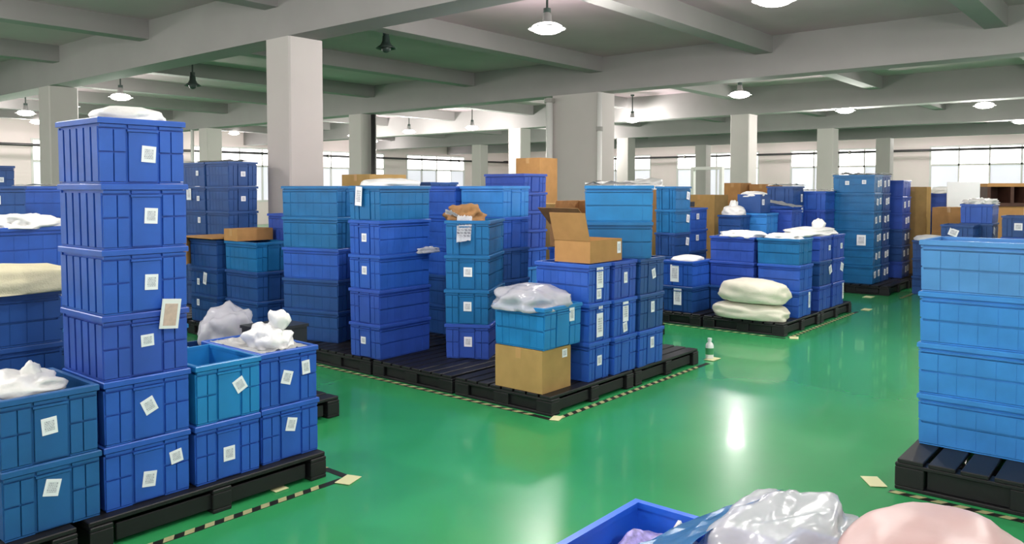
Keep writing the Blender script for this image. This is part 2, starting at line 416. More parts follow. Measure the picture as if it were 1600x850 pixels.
# ------------------------------------------------------------------ pallets
PM = {}
def pallet(x0, y0, dx, dy, label, h=.14):
    t = thing('plastic_pallet', label, 'pallet', (x0+dx/2, y0+dy/2, 0), 0, 'black plastic pallets')
    def part(nm, w, d, hh, x, y, z):
        k = (nm, round(w, 3), round(d, 3), round(hh, 3))
        if k not in PM:
            bm = bmesh.new(); add_box(bm, (0, 0, 0), (w, d, hh)); bmesh.ops.bevel(bm, geom=bm.edges[:], offset=.004, segments=1, affect='EDGES'); PM[k] = to_mesh(nm, bm, M['black'])
        obj(nm, PM[k], t, (x, y, z))
    n = 8; w = dy/n
    for i in range(n): part('deck_slat', dx, w*.84, .022, 0, -dy/2+w*(i+.5)*1.0, h-.011)
    for u in (-1, 0, 1):
        part('stringer', .1, dy, .02, u*(dx/2-.05), 0, h-.032)
        part('runner', .1, dy, .02, u*(dx/2-.05), 0, .0101)
        for v in (-1, 0, 1): part('foot_block', .1, .14, h-.062, u*(dx/2-.05), v*(dy/2-.07), .02+(h-.062)/2)
    for v in (-1, 1):
        part('side_skirt', dx-.24, .012, h-.062, 0, v*(dy/2-.03), .02+(h-.062)/2)
        part('side_skirt', .012, dy-.30, h-.062, v*(dx/2-.03), 0, .02+(h-.062)/2)
    return t

# ------------------------------------------------------------------ soft goods
def blob_mesh(name, rx, ry, rz, seed, mm, amp=.12, freq=2.2, flat=-.35, power=2.6, sub=4, wr=.05, wf=7):
    bm = bmesh.new(); bmesh.ops.create_icosphere(bm, subdivisions=sub, radius=1)
    off = Vector((seed*3.17, seed*1.31, seed*.77))
    for v in bm.verts:
        p = v.co.copy(); s = (abs(p.x)**power+abs(p.y)**power+abs(p.z)**power)**(-1/power)
        p *= s
        q = p*freq+off
        d = 1+amp*noise.noise(q)+wr*abs(noise.noise(p*wf+off))
        p *= d
        if p.z < flat: p.z = flat+(p.z-flat)*.06
        v.co = (p.x*rx, p.y*ry, (p.z-flat*1.06)*rz)
    return to_mesh(name, bm, mm, True)
def soft(name, label, cat, loc, rx, ry, rz, seed, mm, rot=0, group=None, knot=None, **kw):
    t = thing(name, label, cat, loc, R(rot), group)
    obj('bag_body', blob_mesh('bag_body', rx, ry, rz, seed, mm, **kw), t)
    if knot:
        kx, ky, kz, kr = knot
        obj('gathered_neck', blob_mesh('gathered_neck', kr*1.25, kr*1.1, kr*1.5, seed+50, mm, amp=.5, freq=1.6, flat=-.6, power=2.0, sub=3, wr=.25, wf=4), t, (kx, ky, kz))
    return t
def sheet_mesh(name, corners, seed, mm, nx=24, ny=16, amp=.03, sag=0, thick=.003):
    a, b, c, d = [Vector(p) for p in corners]; bm = bmesh.new(); G = []
    for j in range(ny+1):
        row = []
        for i in range(nx+1):
            u, v = i/nx, j/ny
            p = a*(1-u)*(1-v)+b*u*(1-v)+c*u*v+d*(1-u)*v
            p = p+Vector((0, 0, .002+amp*abs(noise.noise(Vector((u*5+seed, v*4, seed)))+.6*noise.noise(Vector((u*13, v*9+seed, 3))))+sag*4*u*(1-u)*4*v*(1-v)))
            row.append(bm.verts.new(p))
        G.append(row)
    for j in range(ny):
        for i in range(nx): bm.faces.new((G[j][i], G[j][i+1], G[j+1][i+1], G[j+1][i]))
    bmesh.ops.solidify(bm, geom=bm.faces[:], thickness=thick)
    return to_mesh(name, bm, mm, True)
def paper_flap(label, corners, seed, amp=.01, mm=None, name='paper_sheet', cat='paper', group=None):
    return tag(obj(name, sheet_mesh(name, corners, seed, mm or M['paperp'], 8, 8, amp)), label, cat, group)

# ------------------------------------------------------------------ cardboard boxes
def carton(label, x0, y0, z0, dx, dy, dz, yaw=0, mm='card', open_=False, tape=True, lab=None, flaps=(35, 100, 60, 110), group=None):
    rz = R(yaw); c = Vector((dx/2, dy/2)); cx = x0+c.x*math.cos(rz)-c.y*math.sin(rz); cy = y0+c.x*math.sin(rz)+c.y*math.cos(rz)
    t = thing('cardboard_box', label, 'box', (cx, cy, z0), rz, group); m = M[mm]; th = .006
    for nm, a in (('side_wall', (-dx/2, dx/2, -dy/2, -dy/2+th)), ('side_wall', (-dx/2, dx/2, dy/2-th, dy/2)), ('side_wall', (-dx/2, -dx/2+th, -dy/2+th, dy/2-th)), ('side_wall', (dx/2-th, dx/2, -dy/2+th, dy/2-th))):
        box_obj(nm, *a, 0, dz, m, t)
    box_obj('base_panel', -dx/2+th, dx/2-th, -dy/2+th, dy/2-th, 0, th, m, t)
    if open_:
        # order: +x edge, -x edge, +y edge, -y edge; angle 0 = closed, 90 = upright, 180 = folded out
        for k, ang in enumerate(flaps):
            if ang is None: continue
            L = dx*.5 if k < 2 else dy*.5; Wd = dy if k < 2 else dx
            bm = bmesh.new(); bx(bm, -L, 0, -Wd/2, Wd/2, 0, .005)
            o = obj('flap', to_mesh('flap', bm, m), t)
            if k == 0: o.location = (dx/2, 0, dz); o.rotation_euler = (0, R(ang), 0)
            if k == 1: o.location = (-dx/2, 0, dz); o.rotation_euler = (0, R(ang), R(180))
            if k == 2: o.location = (0, dy/2, dz); o.rotation_euler = (0, R(ang), R(90))
            if k == 3: o.location = (0, -dy/2, dz); o.rotation_euler = (0, R(ang), R(-90))
            o.rotation_mode = 'XYZ'
    else:
        for s in (-1, 1):
            bm = bmesh.new(); y0_, y1_ = sorted((s*.002, s*dy/2)); bx(bm, -dx/2, dx/2, y0_, y1_, dz, dz+.005); obj('flap', to_mesh('flap', bm, m), t)
        if tape:
            bm = bmesh.new(); bx(bm, -dx/2, dx/2, -.025, .025, dz+.005, dz+.0065); bx(bm, -dx/2-.0015, -dx/2, -.025, .025, dz-.07, dz+.0065); obj('tape_strip', to_mesh('tape_strip', bm, M['tapeclear']), t)
    if lab:
        o = obj('label_sheet', tag_mesh(lab[2], lab[3]), t, (lab[0]*dx/2, -dy/2-.002, lab[1]*dz)); o['label'] = 'white printed label'
    return t

# ------------------------------------------------------------------ floor tape
TM = {}
def hazard(label, p0, p1, w=.045, dash=.1):
    p0 = Vector(p0); p1 = Vector(p1); d = p1-p0; L = d.length; ang = math.atan2(d.y, d.x)
    t = thing('floor_tape', label, 'floor tape', (p0.x, p0.y, 0), ang, 'striped floor tape')
    bm = bmesh.new(); bx(bm, 0, L, -w/2, w/2, .0004, .0018); obj('tape_base', to_mesh('tape_base', bm, M['tblk']), t)
    k = round(w, 3)
    if (k, dash) not in TM:
        bm = bmesh.new(); vs = [bm.verts.new(p) for p in ((0, -w/2, 0), (dash*.5, -w/2, 0), (dash*.78, w/2, 0), (dash*.28, w/2, 0))]; bm.faces.new(vs)
        bmesh.ops.solidify(bm, geom=bm.faces[:], thickness=.0012); TM[(k, dash)] = to_mesh('stripe', bm, M['tyel'])
    for i in range(int((L-dash)/dash)): obj('stripe', TM[(k, dash)], t, (i*dash, 0, .0031))
def plate(label, x, y, w, d, rz):
    bm = bmesh.new(); add_box(bm, (0, 0, .0015), (w, d, .003)); o = obj('floor_marker', to_mesh('floor_marker', bm, M['tyel']), None, (x, y, .0036), (0, 0, R(rz))); return tag(o, label, 'floor marker', 'pale floor markers')

# ================================================================== LEFT BLOCK
G1 = 'crates on the left pallets'
pallet(1.44, 3.60, 1.25, 1.05, 'black pallet under the tallest crate stack at the left')
pallet(.14, 3.60, 1.25, 1.05, 'black pallet under the low crates at the left picture edge')
pallet(.3, 4.75, 1.25, 1.05, 'black pallet under the crates with cream sack behind the tallest stack')
pallet(1.6, 4.75, 1.1, 1.05, 'black pallet in shade behind the white topped crates')
T = lambda u, v, r=0, w=.062, h=.072: ('y', u, v, w, h, r)
stack('two below the crumpled bag, left picture edge', G1, 1.125, 3.66, .395, .52, 2, 'steel', tags={0: [T(.48, .62, 14)], 1: [T(.48, .52, -4)]}, style='v')
l1 = stack('the tallest stack at the left', G1, 1.535, 3.655, .405, .47, 6, ['royal', 'royal', 'purple', 'royal', 'royal', 'royal'],
      tags={0: [T(.5, .35, 8), T(.82, .6, -10, .06, .062)], 1: [T(.5, .52, -24)], 2: [T(.5, .55, -2, .06, .055)], 3: [T(.55, .46, 3)], 4: [T(.55, .5, 3)], 5: [T(.56, .46, 4, .066, .075)]}, style='v')
stack('two with open top beside the tallest stack', G1, 1.955, 3.645, .36, .50, 2, ['royal', 'cyan'], tags={0: [T(.5, .42, 0)], 1: [T(.66, .56, -28, .062, .07)]}, style='v')
l3 = stack('two at the pallet corner, white topped', G1, 2.325, 3.66, .365, .60, 2, ['royal', 'royal'], tags={0: [T(.5, .62, 14)], 1: [T(.45, .5, 18), T(.78, .62, -4, .05, .075)]}, style='v')
# hanging document on the tall stack
bm = bmesh.new(); add_box(bm, (0, 0, 0), (.09, .006, .14)); o = obj('document_sheet', to_mesh('document_sheet', bm, M['paperp']), None, (1.83, 3.63, 1.01), (R(4), R(6), 0)); bm = bmesh.new(); add_box(bm, (0, -.0036, -.004), (.062, .0012, .104)); obj('beige_panel', to_mesh('beige_panel', bm, M['beige']), o); tag(o, 'white framed document sheet hanging on the tallest stack', 'paper')
soft('plastic_bag', 'white bag dome on top of the tallest stack', 'bag', (1.75, 3.86, l1[2]-.01), .15, .17, .055, 1, M['bag'])
soft('plastic_bag', 'small crumpled white bag on the low crates, left picture edge', 'bag', (1.27, 3.86, .715), .15, .16, .06, 2, M['bag'], knot=(.03, -.04, .05, .03), amp=.3)
tag(obj('white_liner', sheet_mesh('white_liner', ((2.35, 3.69, .72), (2.66, 3.69, .72), (2.66, 4.23, .72), (2.35, 4.23, .72)), 4, M['bag'], 20, 24, .025)), 'white plastic liner spread over the pallet corner crate', 'liner')
soft('plastic_bag', 'lumpy white bag with twisted neck on the white liner', 'bag', (2.50, 3.86, .715), .10, .13, .09, 5, M['bag'], knot=(.05, -.03, .10, .045), amp=.35, wr=.15)
# second row and further
stack('three under the cream sack', G1, 1.2, 4.85, .62, .42, 3, 'navy')
soft('woven_sack', 'cream woven sack lying on the crates at the left picture edge', 'sack', (1.45, 5.05, 1.02), .50, .24, .10, 6, M['sack'], rot=-4, power=3.4, amp=.14, flat=-.4)
soft('plastic_bag', 'white bag mouth trailing from under the cream sack', 'bag', (1.84, 4.95, .985), .07, .08, .06, 7, M['bag'], amp=.3)
q2 = stack('four under the folded white bag behind the cream sack', G1, 1.75, 6.25, .68, .42, 4, ['navy', 'navy', 'royal', 'royal'], tags={3: [('x', .5, .5, .06, .05)]})
soft('plastic_bag', 'folded white bag on the crates behind the cream sack', 'bag', (2.15, 6.42, q2[2]-.015), .24, .18, .07, 8, M['bag'], amp=.4, freq=3)
pallet(1.55, 6.1, 1.2, 1.0, 'black pallet hidden behind the crates with the cream sack')
stack('five in the dark row by the left picture edge', G1, 2.2, 8.3, .62, .42, 5, 'navy', z0=.002, h=.322, tags={4: [T(.6, .6, 0, .06, .08)], 3: [T(.5, .5, 0, .05, .05)]})
q4 = stack('five beside the dark row left of the tallest stack', G1, 3.0, 8.9, .62, .42, 5, ['navy', 'navy', 'navy', 'navy', 'royal'], z0=.002, h=.322)
stack('six at the far left picture edge', G1, 3.0, 11.0, .62, .42, 6, 'navy', z0=.002, h=.31, tags={5: [T(.75, .45, 0, .06, .06)], 4: [T(.75, .5, 0, .06, .06)], 3: [T(.75, .5, 0, .08, .1)]})
paper_flap('white film lying on the crates left of the tallest stack', ((3.0, 8.88, q4[2]), (3.6, 8.88, q4[2]), (3.6, 9.3, q4[2]), (3.0, 9.3, q4[2])), 3, .03, M['bag'], 'plastic_film', 'film')
stack('one with rumpled liner behind the two white topped crates', G1, 1.99, 4.86, .58, .45, 2, ['navy', 'teal'])
soft('plastic_bag', 'flat clear white bag in the crate behind the open crate', 'bag', (2.26, 5.05, .72), .2, .17, .05, 9, M['clear'], amp=.3)

# ================================================================== AISLE ROW BEHIND (between left block and column)
G2 = 'crates in the row before the column'
pallet(4.42, 7.08, 1.15, 1.3, 'black pallet under the row left of the column')
pallet(4.42, 8.5, 1.15, 1.3, 'black pallet under the six high stacks behind')
stack('three with cleared bag at its foot, before the column', G2, 4.50, 7.14, .42, .60, 3, ['navy', 'navy', 'teal'], h=.30)
stack('three beside the kraft board, rear row', G2, 4.46, 7.82, .42, .58, 3, 'navy', tags={1: [('x', .55, .6, .07, .13, 10), ('x', .3, .45, .05, .07)], 0: [('x', .3, .7, .05, .07)]}, h=.30)
# kraft boards around that stack
t = thing('cardboard_tray', 'bent kraft cardboard tray capping the rear row crates', 'cardboard', (4.62, 8.13, 1.06))
for nm, a in (('tray_top', (-.22, .24, -.34, .32, .0, .014)), ('tray_side', (-.22, .24, .31, .325, -.3, .0)), ('tray_side', (-.22, -.21, .22, .31, -.3, 0))):
    box_obj(nm, *a, M['card'], t)
soft('plastic_bag', 'clear bag slumped over the black bin behind the white liner', 'bag', (3.13, 5.36, .465), .19, .15, .19, 11, M['clear'], amp=.3, wr=.12, power=2.2)
t = thing('black_bin', 'small black plastic bin with a white dot label', 'bin', (3.28, 4.98, .142))
bm = bmesh.new()
def openbox(bm, w, d, h, th=.008):
    bx(bm, -w/2, w/2, -d/2, -d/2+th, 0, h); bx(bm, -w/2, w/2, d/2-th, d/2, 0, h); bx(bm, -w/2, -w/2+th, -d/2+th, d/2-th, 0, h); bx(bm, w/2-th, w/2, -d/2+th, d/2-th, 0, h); bx(bm, -w/2+th, w/2-th, -d/2+th, d/2-th, 0, th)
openbox(bm, .34, .30, .46); obj('bin_body', to_mesh('bin_body', bm, M['blackbox']), t)
bm = bmesh.new(); bx(bm, -.18, .18, -.16, .16, .46, .48); obj('lid', to_mesh('lid', bm, M['blackbox']), t)
obj('label_sheet', tag_mesh(.05, .05), t, (-.08, -.153, .4))
pallet(2.78, 4.5, .7, 1.1, 'black pallet under the small black bin')
stack('carrying the slumped clear bag', G2, 2.83, 5.16, .58, .42, 1, 'navy', h=.33)
# taller stack and boxes peeking behind
stack('four peeking out right of the brown carton', G2, 4.96, 7.14, .4, .5, 4, ['royal', 'royal', 'royal', 'purple'])
carton('flat tan carton resting behind the rear teal crate', 4.50, 7.48, 1.048, .42, .26, .12, mm='card')
TX = lambda u, v, w=.06, h=.06, r=0: ('x', u, v, w, h, r)
stack('the six high dark stack, its corner by the column', G2, 5.06, 8.6, .40, .52, 6, 'navy', tags={5: [T(.5, .5, 0, .06, .06)], 4: [T(.5, .5, 0, .06, .06)]})
p2 = stack('the six high dark stack beside the tallest stack', G2, 5.06, 9.13, .40, .56, 6, 'navy', tags={5: [TX(.68, .55)], 4: [TX(.3, .7, .11, .16), TX(.7, .5)], 3: [TX(.72, .6, .06, .07)]})
paper_flap('white film along the top of the six high dark stacks', ((5.06, 8.62, 1.922), (5.45, 8.62, 1.922), (5.45, 9.65, 1.922), (5.06, 9.65, 1.922)), 6, .02, M['bag'], 'plastic_film', 'film')

# ================================================================== CENTRAL BLOCK
G3 = 'crates on the central pallets'
k = 0
names = [['black pallet at the near corner, under the cardboard carton', 'black pallet under the torn bag stack of the central block', 'black pallet at the far end of the striped tape'],
         ['black pallet with bare end showing beside the white bottle', 'black pallet deep in the central block', 'black pallet at the rear of the central block']]
for i, x in enumerate((4.41, 5.53)):
    for j, y in enumerate((3.34, 4.31, 5.28)): pallet(x, y, 1.09, .94, names[i][j])
pallet(4.41, 6.25, 1.15, .8, 'black pallet beyond the striped tape under the tilted stack')
# tilted stack
stack('the slightly turned stack of five facing the aisle', G3, 4.66, 6.03, .42, .68, 5, ['navy', 'navy', 'royal', 'teal', 'teal'], yaw=14, z0=.142)
s2 = stack('the five crate stack with white cover, aisle edge', G3, 4.42, 5.16, .62, .40, 5, ['purple', 'purple', 'royal', 'royal', 'teal'], yaw=2,
      tags={0: [TX(.45, .5, .06, .06)], 2: [TX(.5, .55, .06, .07)], 3: [TX(.5, .5, .06, .07)]})
soft('plastic_cover', 'low white plastic cover on the five crate aisle stack', 'cover', (4.74, 5.37, s2[2]-.012), .28, .19, .055, 13, M['bag'])
o = obj('document_sheet', tag_mesh(.085, .165), None, (4.395, 5.40, 1.53), (0, R(4), R(-90))); tag(o, 'white document sheet hung at the top of the covered stack', 'paper')
soft('plastic_bag', 'scrap of clear film caught between the covered stack crates', 'bag', (4.98, 5.155, 1.02), .12, .03, .04, 14, M['clear'], amp=.3)
# turned stack with the torn bag
s3 = stack('the turned stack of four with torn paper on top', G3, 5.03, 4.47, .60, .40, 4, ['purple', 'teal', 'teal', 'teal'], yaw=28,
      tags={0: [TX(.52, .5, .07, .085)], 1: [TX(.52, .52, .07, .08)], 2: [TX(.52, .52, .075, .08)]})
t = thing('torn_paper_bag', 'torn kraft and white paper bag hanging over the turned stack', 'bag', (5.02, 4.72, s3[2]))
obj('kraft_scrap', blob_mesh('kraft_scrap', .13, .16, .09, 15, M['kraft'], amp=.45, wr=.2), t, (.05, .06, -.005))
obj('white_strip', sheet_mesh('white_strip', ((-.10, .02, .03), (-.04, -.10, .03), (-.085, -.125, -.17), (-.15, -.02, -.19)), 6, M['paper'], 10, 12, .02), t)
obj('white_strip', sheet_mesh('white_strip', ((-.16, .10, .09), (-.10, .02, .05), (-.06, .03, .02), (-.12, .14, .05)), 7, M['paperp'], 8, 8, .02), t)
# stacks behind
stack('five behind the torn paper stack', G3, 5.66, 4.86, .40, .56, 5, ['navy', 'navy', 'navy', 'royal', 'sky'])
stack('five between the covered and torn paper stacks', G3, 5.62, 5.44, .42, .60, 5, ['navy', 'navy', 'royal', 'royal', 'royal'])
stack('the tower of shallow violet crates', G3, 6.62, 5.38, .40, .58, 8, ['royal', 'royal', 'sky', 'royal', 'purple', 'purple', 'purple', 'purple'], h=.2, z0=.142)
pallet(6.64, 4.31, 1.1, 1.75, 'black pallet under the tower of shallow violet crates')
carton('tall brown carton, lower of two behind the violet tower', 8.62, 6.74, .001, .4, .42, 1.0, mm='card'); carton('brown carton, upper of two in front of the wide pier', 8.62, 6.74, 1.008, .4, .42, 1.0, mm='card')
carton('narrow brown carton right of the violet tower, lower', 7.86, 5.85, .142, .4, .45, .7, mm='cardd'); carton('narrow brown carton right of the violet tower, upper', 7.86, 5.85, .848, .4, .45, .55, mm='cardd')
pallet(7.78, 5.75, .66, .75, 'black pallet under the narrow brown cartons')
# crumpled open kraft box
stack('three under the crumpled kraft carton', G3, 6.16, 4.25, .56, .46, 3, ['navy', 'navy', 'royal'])
carton('crumpled kraft carton with open flaps behind the open box', 6.2, 4.25, 1.034, .5, .47, .22, mm='kraft', open_=True, flaps=(60, 140, 70, 125))
# corner: carton with crate and bag on it
carton('closed tan carton at the near pallet corner', 4.42, 3.43, .142, .34, .44, .30, mm='cardd', lab=(.55, .85, .06, .06))
stack('standing on the tan carton under a clear bag', G3, 4.41, 3.40, .46, .48, 1, 'cyan', z0=.452, h=.30, tags={0: [T(.72, .75, 0, .06, .1)]})
soft('plastic_bag', 'clear white bag bulging out of the crate on the tan carton', 'bag', (4.62, 3.68, .715), .26, .26, .12, 17, M['clear'], amp=.25, wr=.1)
# wall of three columns
stack('three beside the crate on the carton', G3, 4.905, 3.365, .30, .52, 3, ['royal', 'royal', 'royal'], tags={0: [T(.5, .5, 0, .06, .075)], 1: [T(.5, .42, 0, .085, .18), T(.52, .88, 8, .05, .05)], 2: [T(.5, .68, 0, .085, .18), T(.48, .22, 0, .06, .075)]})
stack('three in the middle under the open box', G3, 5.22, 3.345, .345, .52, 3, ['royal', 'royal', 'purple'], tags={1: [T(.5, .66, 0, .08, .17), T(.5, .22, -8, .06, .075)], 2: [T(.5, .55, 0, .05, .085)]})
w3 = stack('three at the right end, bare pallet beside', G3, 5.58, 3.33, .40, .54, 3, ['royal', 'navy', 'navy'], tags={0: [T(.52, .62, 0, .055, .09)], 1: [T(.52, .62, 0, .055, .09)], 2: [T(.55, .55, -14, .055, .08)]})
stack('two with film top, turned, upon the right end column', G3, 5.68, 3.275, .40, .56, 2, ['teal', 'cyan'], yaw=35, z0=w3[2]+.001, tags={1: [('y', .4, .6, .06, .15, -10)]})
paper_flap('white film over the turned cyan blue crate', ((5.70, 3.28, 1.625), (6.02, 3.50, 1.625), (5.70, 3.96, 1.625), (5.38, 3.74, 1.625)), 9, .05, M['bag'], 'plastic_film', 'film')
carton('tan open carton with raised flap on the middle column', 4.935, 3.38, 1.034, .44, .33, .17, mm='card', open_=True, flaps=(None, 108, None, None), lab=(.8, .6, .05, .09))

# floor tape and markers
hazard('striped tape along the aisle side of the central pallets', (4.365, 6.35), (4.365, 3.30))
hazard('striped tape along the right side of the central pallets', (4.42, 3.285), (6.70, 3.285))
hazard('striped tape in front of the left pallets', (.6, 3.50), (2.72, 3.50))
hazard('short striped tape by the corner of the left pallets', (2.76, 3.98), (2.76, 3.50))
hazard('striped tape along the pallet under the sky blue stack', (4.47, 1.15), (4.47, -1.2))
hazard('striped tape at the sack pallet, aisle side', (8.42, 3.19), (10.75, 3.19))
hazard('striped tape at the front of the sack pallet', (8.33, 5.2), (8.33, 3.2))
hazard('striped tape beside the far tall stack', (12.45, 3.1), (14.8, 3.1))
plate('pale floor marker at the tip of the left tape', 2.73, 3.46, .13, .09, 20)
plate('pale floor marker on the left tape midway', 2.41, 3.63, .08, .05, 0)
plate('pale floor marker at the near corner of the central pallets', 4.40, 3.29, .11, .07, 20)
plate('pale floor marker by the right pallet corner', 4.55, 1.25, .15, .09, 35)
plate('pale floor marker under the white bottle', 6.88, 3.33, .16, .10, 0)
plate('pale floor marker by the sack pallet corner', 8.42, 3.14, .14, .09, 20)
plate('pale floor marker ahead of the violet lined crates', 11.0, 3.15, .18, .10, 0)
plate('pale floor marker beside the far tall stack', 12.3, 3.5, .2, .12, 0)
t = thing('plastic_bottle', 'small white bottle standing by the bare pallet corner', 'bottle', (6.88, 3.36, .0067), 0)
bm = bmesh.new(); add_lathe(bm, [(0, 0), (.036, 0), (.038, .01), (.038, .12), (.03, .14), (.016, .155), (.016, .165)], 18); obj('bottle_body', to_mesh('bottle_body', bm, M['bottle'], True), t)
bm = bmesh.new(); add_tube(bm, (0, 0, .165), (0, 0, .19), .02, 14); obj('cap', to_mesh('cap', bm, M['bottle']), t)
bm = bmesh.new(); add_lathe(bm, [(.0385, .04), (.0388, .045), (.0388, .095), (.0385, .10)], 18); obj('label_band', to_mesh('label_band', bm, M['grn']), t)

# ================================================================== RIGHT STACK
G4 = 'crates of the sky blue stack'
pallet(4.53, -.05, 1.1, 1.19, 'black pallet under the sky blue stack at the right', h=.165)
stack('the sky blue stack at the right picture edge', G4, 4.86, .44, .44, .68, 4, ['sky', 'sky', 'sky', 'pale'], z0=.167, h=.285)

# ================================================================== SACK PALLET (right of centre)
G5 = 'crates on the sack pallet'
pallet(8.40, 3.24, 1.12, .95, 'black pallet under the two stacked white sacks'); pallet(9.55, 3.24, 1.12, .95, 'black pallet under the lined violet crates')
pallet(8.40, 4.22, 1.12, .95, 'black pallet under the paired round topped crates'); pallet(9.55, 4.22, 1.12, .95, 'black pallet behind the sack pallet')
stack('two with paper tags, left of the white sacks', G5, 8.44, 4.34, .52, .40, 2, ['navy', 'royal'], h=.30, tags={0: [('x', .5, .6, .1, .2)], 1: [('x', .4, .5, .11, .2)]})
soft('plastic_bag', 'thin white bag edge lining the paired tagged crates', 'bag', (8.7, 4.54, .725), .22, .16, .05, 19, M['bag'])
soft('woven_sack', 'white woven sack, lower of the stacked pair', 'sack', (8.58, 3.70, .1405), .20, .42, .115, 21, M['sackw'], power=3.0, flat=-.55, amp=.1, group='white sacks')
soft('woven_sack', 'plump white woven sack, upper of the stacked pair', 'sack', (8.59, 3.66, .325), .21, .38, .155, 22, M['sackw'], power=2.8, flat=-.6, amp=.1, group='white sacks')
stack('three directly behind the sacks, left', G5, 8.86, 3.78, .42, .56, 3, ['navy', 'purple', 'purple'])
b2c = stack('three directly behind the sacks, teal topped', G5, 8.86, 3.25, .42, .50, 3, ['royal', 'royal', 'teal'], tags={0: [T(.8, .6, 0, .05, .18)]})
stack('three with white liner at the aisle edge', G5, 9.50, 3.25, .42, .60, 3, ['purple', 'navy', 'purple'], tags={1: [T(.9, .6, -20, .09, .1)], 2: [T(.8, .5, 0, .06, .06)]})
b2d = stack('three at the tape end past the sacks', G5, 9.98, 3.25, .42, .60, 3, ['purple', 'purple', 'purple'], tags={0: [T(.9, .6, 0, .05, .22)], 1: [T(.8, .6, 20, .1, .1)], 2: [T(.7, .5, 0, .07, .07)]})
soft('plastic_bag', 'long white bag on the lined violet crates', 'bag', (9.85, 3.5, 1.02), .5, .22, .07, 23, M['bag'], knot=(.3, 0, .05, .06), amp=.3)
soft('plastic_bag', 'white bag edge on the crates behind the sacks', 'bag', (9.05, 4.0, 1.01), .18, .26, .06, 24, M['bag'], amp=.35)
soft('plastic_bag', 'thin white bag in the teal topped crate', 'bag', (9.05, 3.5, 1.01), .17, .2, .05, 25, M['bag'], amp=.35)
# tall tagged stack behind the turned crates
stack('five seen behind the turned film topped crates', G5, 9.05, 4.9, .42, .30, 5, ['navy', 'navy', 'navy', 'teal', 'teal'], tags={i: [T(.8, .6, 10, .08, .1)] for i in range(2, 5)})
stack('five tagged with white dots left of the brown carton', G5, 9.95, 5.15, .5, .40, 4, ['royal', 'navy', 'royal', 'royal'], tags={i: [TX(.5, .5, .1, .1), T(.4, .6, 0, .08, .08)] for i in range(4)})
t = thing('black_device', 'small black hand tool lying on the dotted crates', 'tool', (10.2, 5.35, 1.335)); box_obj('tool_body', -.12, .14, -.05, .05, 0, .07, M['blackbox'], t); box_obj('grip', -.06, 0, -.04, .04, .07, .2, M['blackbox'], t)
pallet(9.9, 5.2, 1.2, 1.2, 'black pallet behind, under the dotted crates'); pallet(11.2, 4.2, 1.3, 1.3, 'black pallet under the film covered twin stacks')
# mid distance row
G6 = 'crates in the middle distance row'
stack('four under a white topped bag before the brown carton', G6, 10.35, 4.62, .34, .34, 4, ['navy', 'navy', 'navy', 'navy'], h=.27)
soft('plastic_bag', 'round white bag with twisted neck on a navy crate', 'bag', (10.52, 4.79, 1.22), .15, .15, .1, 27, M['bag'], knot=(0, 0, .08, .05))
stack('four carrying the dark bin', G6, 10.72, 4.40, .42, .52, 4, ['navy', 'navy', 'royal', 'sky'], h=.275)
stack('four right of the dark bin, white sheet on top', G6, 11.18, 4.22, .40, .46, 4, ['navy', 'navy', 'purple', 'purple'], h=.285)
t = thing('storage_bin', 'dark navy bin with white top in front of brown cartons', 'bin', (10.93, 4.68, 1.25)); bm = bmesh.new(); openbox(bm, .34, .34, .26); obj('bin_body', to_mesh('bin_body', bm, M['navy']), t); obj('liner', blob_mesh('liner', .17, .17, .06, 28, M['bag']), t, (0, 0, .22)); obj('label_sheet', tag_mesh(.08, .08), t, (-.08, -.172, .15))
paper_flap('white sheet draped from the cartons to the violet crate', ((11.15, 4.2, 1.325), (11.6, 4.2, 1.325), (11.5, 4.7, 1.42), (11.1, 4.7, 1.42)), 12, .03, M['bag'], 'plastic_film', 'film')
stack('five of the film covered twin stacks, left one', G6, 11.75, 4.42, .44, .42, 5, ['royal', 'royal', 'royal', 'royal', 'navy'], h=.295, tags={4: [T(.8, .4, 0, .07, .12)], 3: [T(.8, .8, 0, .07, .07)]})
stack('five of the film covered twin stacks, right one', G6, 12.25, 4.12, .44, .42, 5, ['purple', 'purple', 'purple', 'purple', 'royal'], h=.28)
paper_flap('white film over the left twin stack', ((11.74, 4.4, 1.63), (12.2, 4.4, 1.63), (12.2, 4.85, 1.63), (11.74, 4.85, 1.63)), 13, .05, M['bag'], 'plastic_film', 'film')
paper_flap('white film over the right twin stack', ((12.24, 4.1, 1.555), (12.7, 4.1, 1.555), (12.7, 4.55, 1.555), (12.24, 4.55, 1.555)), 14, .05, M['bag'], 'plastic_film', 'film')
carton('brown carton under the white bag pile, beyond the wide pier', 11.15, 6.45, .001, .6, .6, .9, mm='cardd'); carton('brown carton with the white bag pile', 11.15, 6.45, .907, .6, .6, .66, mm='card')
soft('plastic_bag', 'white bag pile on the brown carton beyond the wide pier', 'bag', (11.45, 6.75, 1.574), .3, .28, .12, 30, M['bag'], amp=.4)
carton('tall brown carton below the framed opening', 12.0, 5.8, .001, .5, .55, 1.48, mm='cardd')
carton('tan carton, left of the pair behind the dark bin', 13.2, 5.9, .001, .45, .3, 1.68, mm='card'); carton('tan carton, right of the pair behind the dark bin', 13.5, 5.45, .001, .45, .42, 1.66, mm='card')

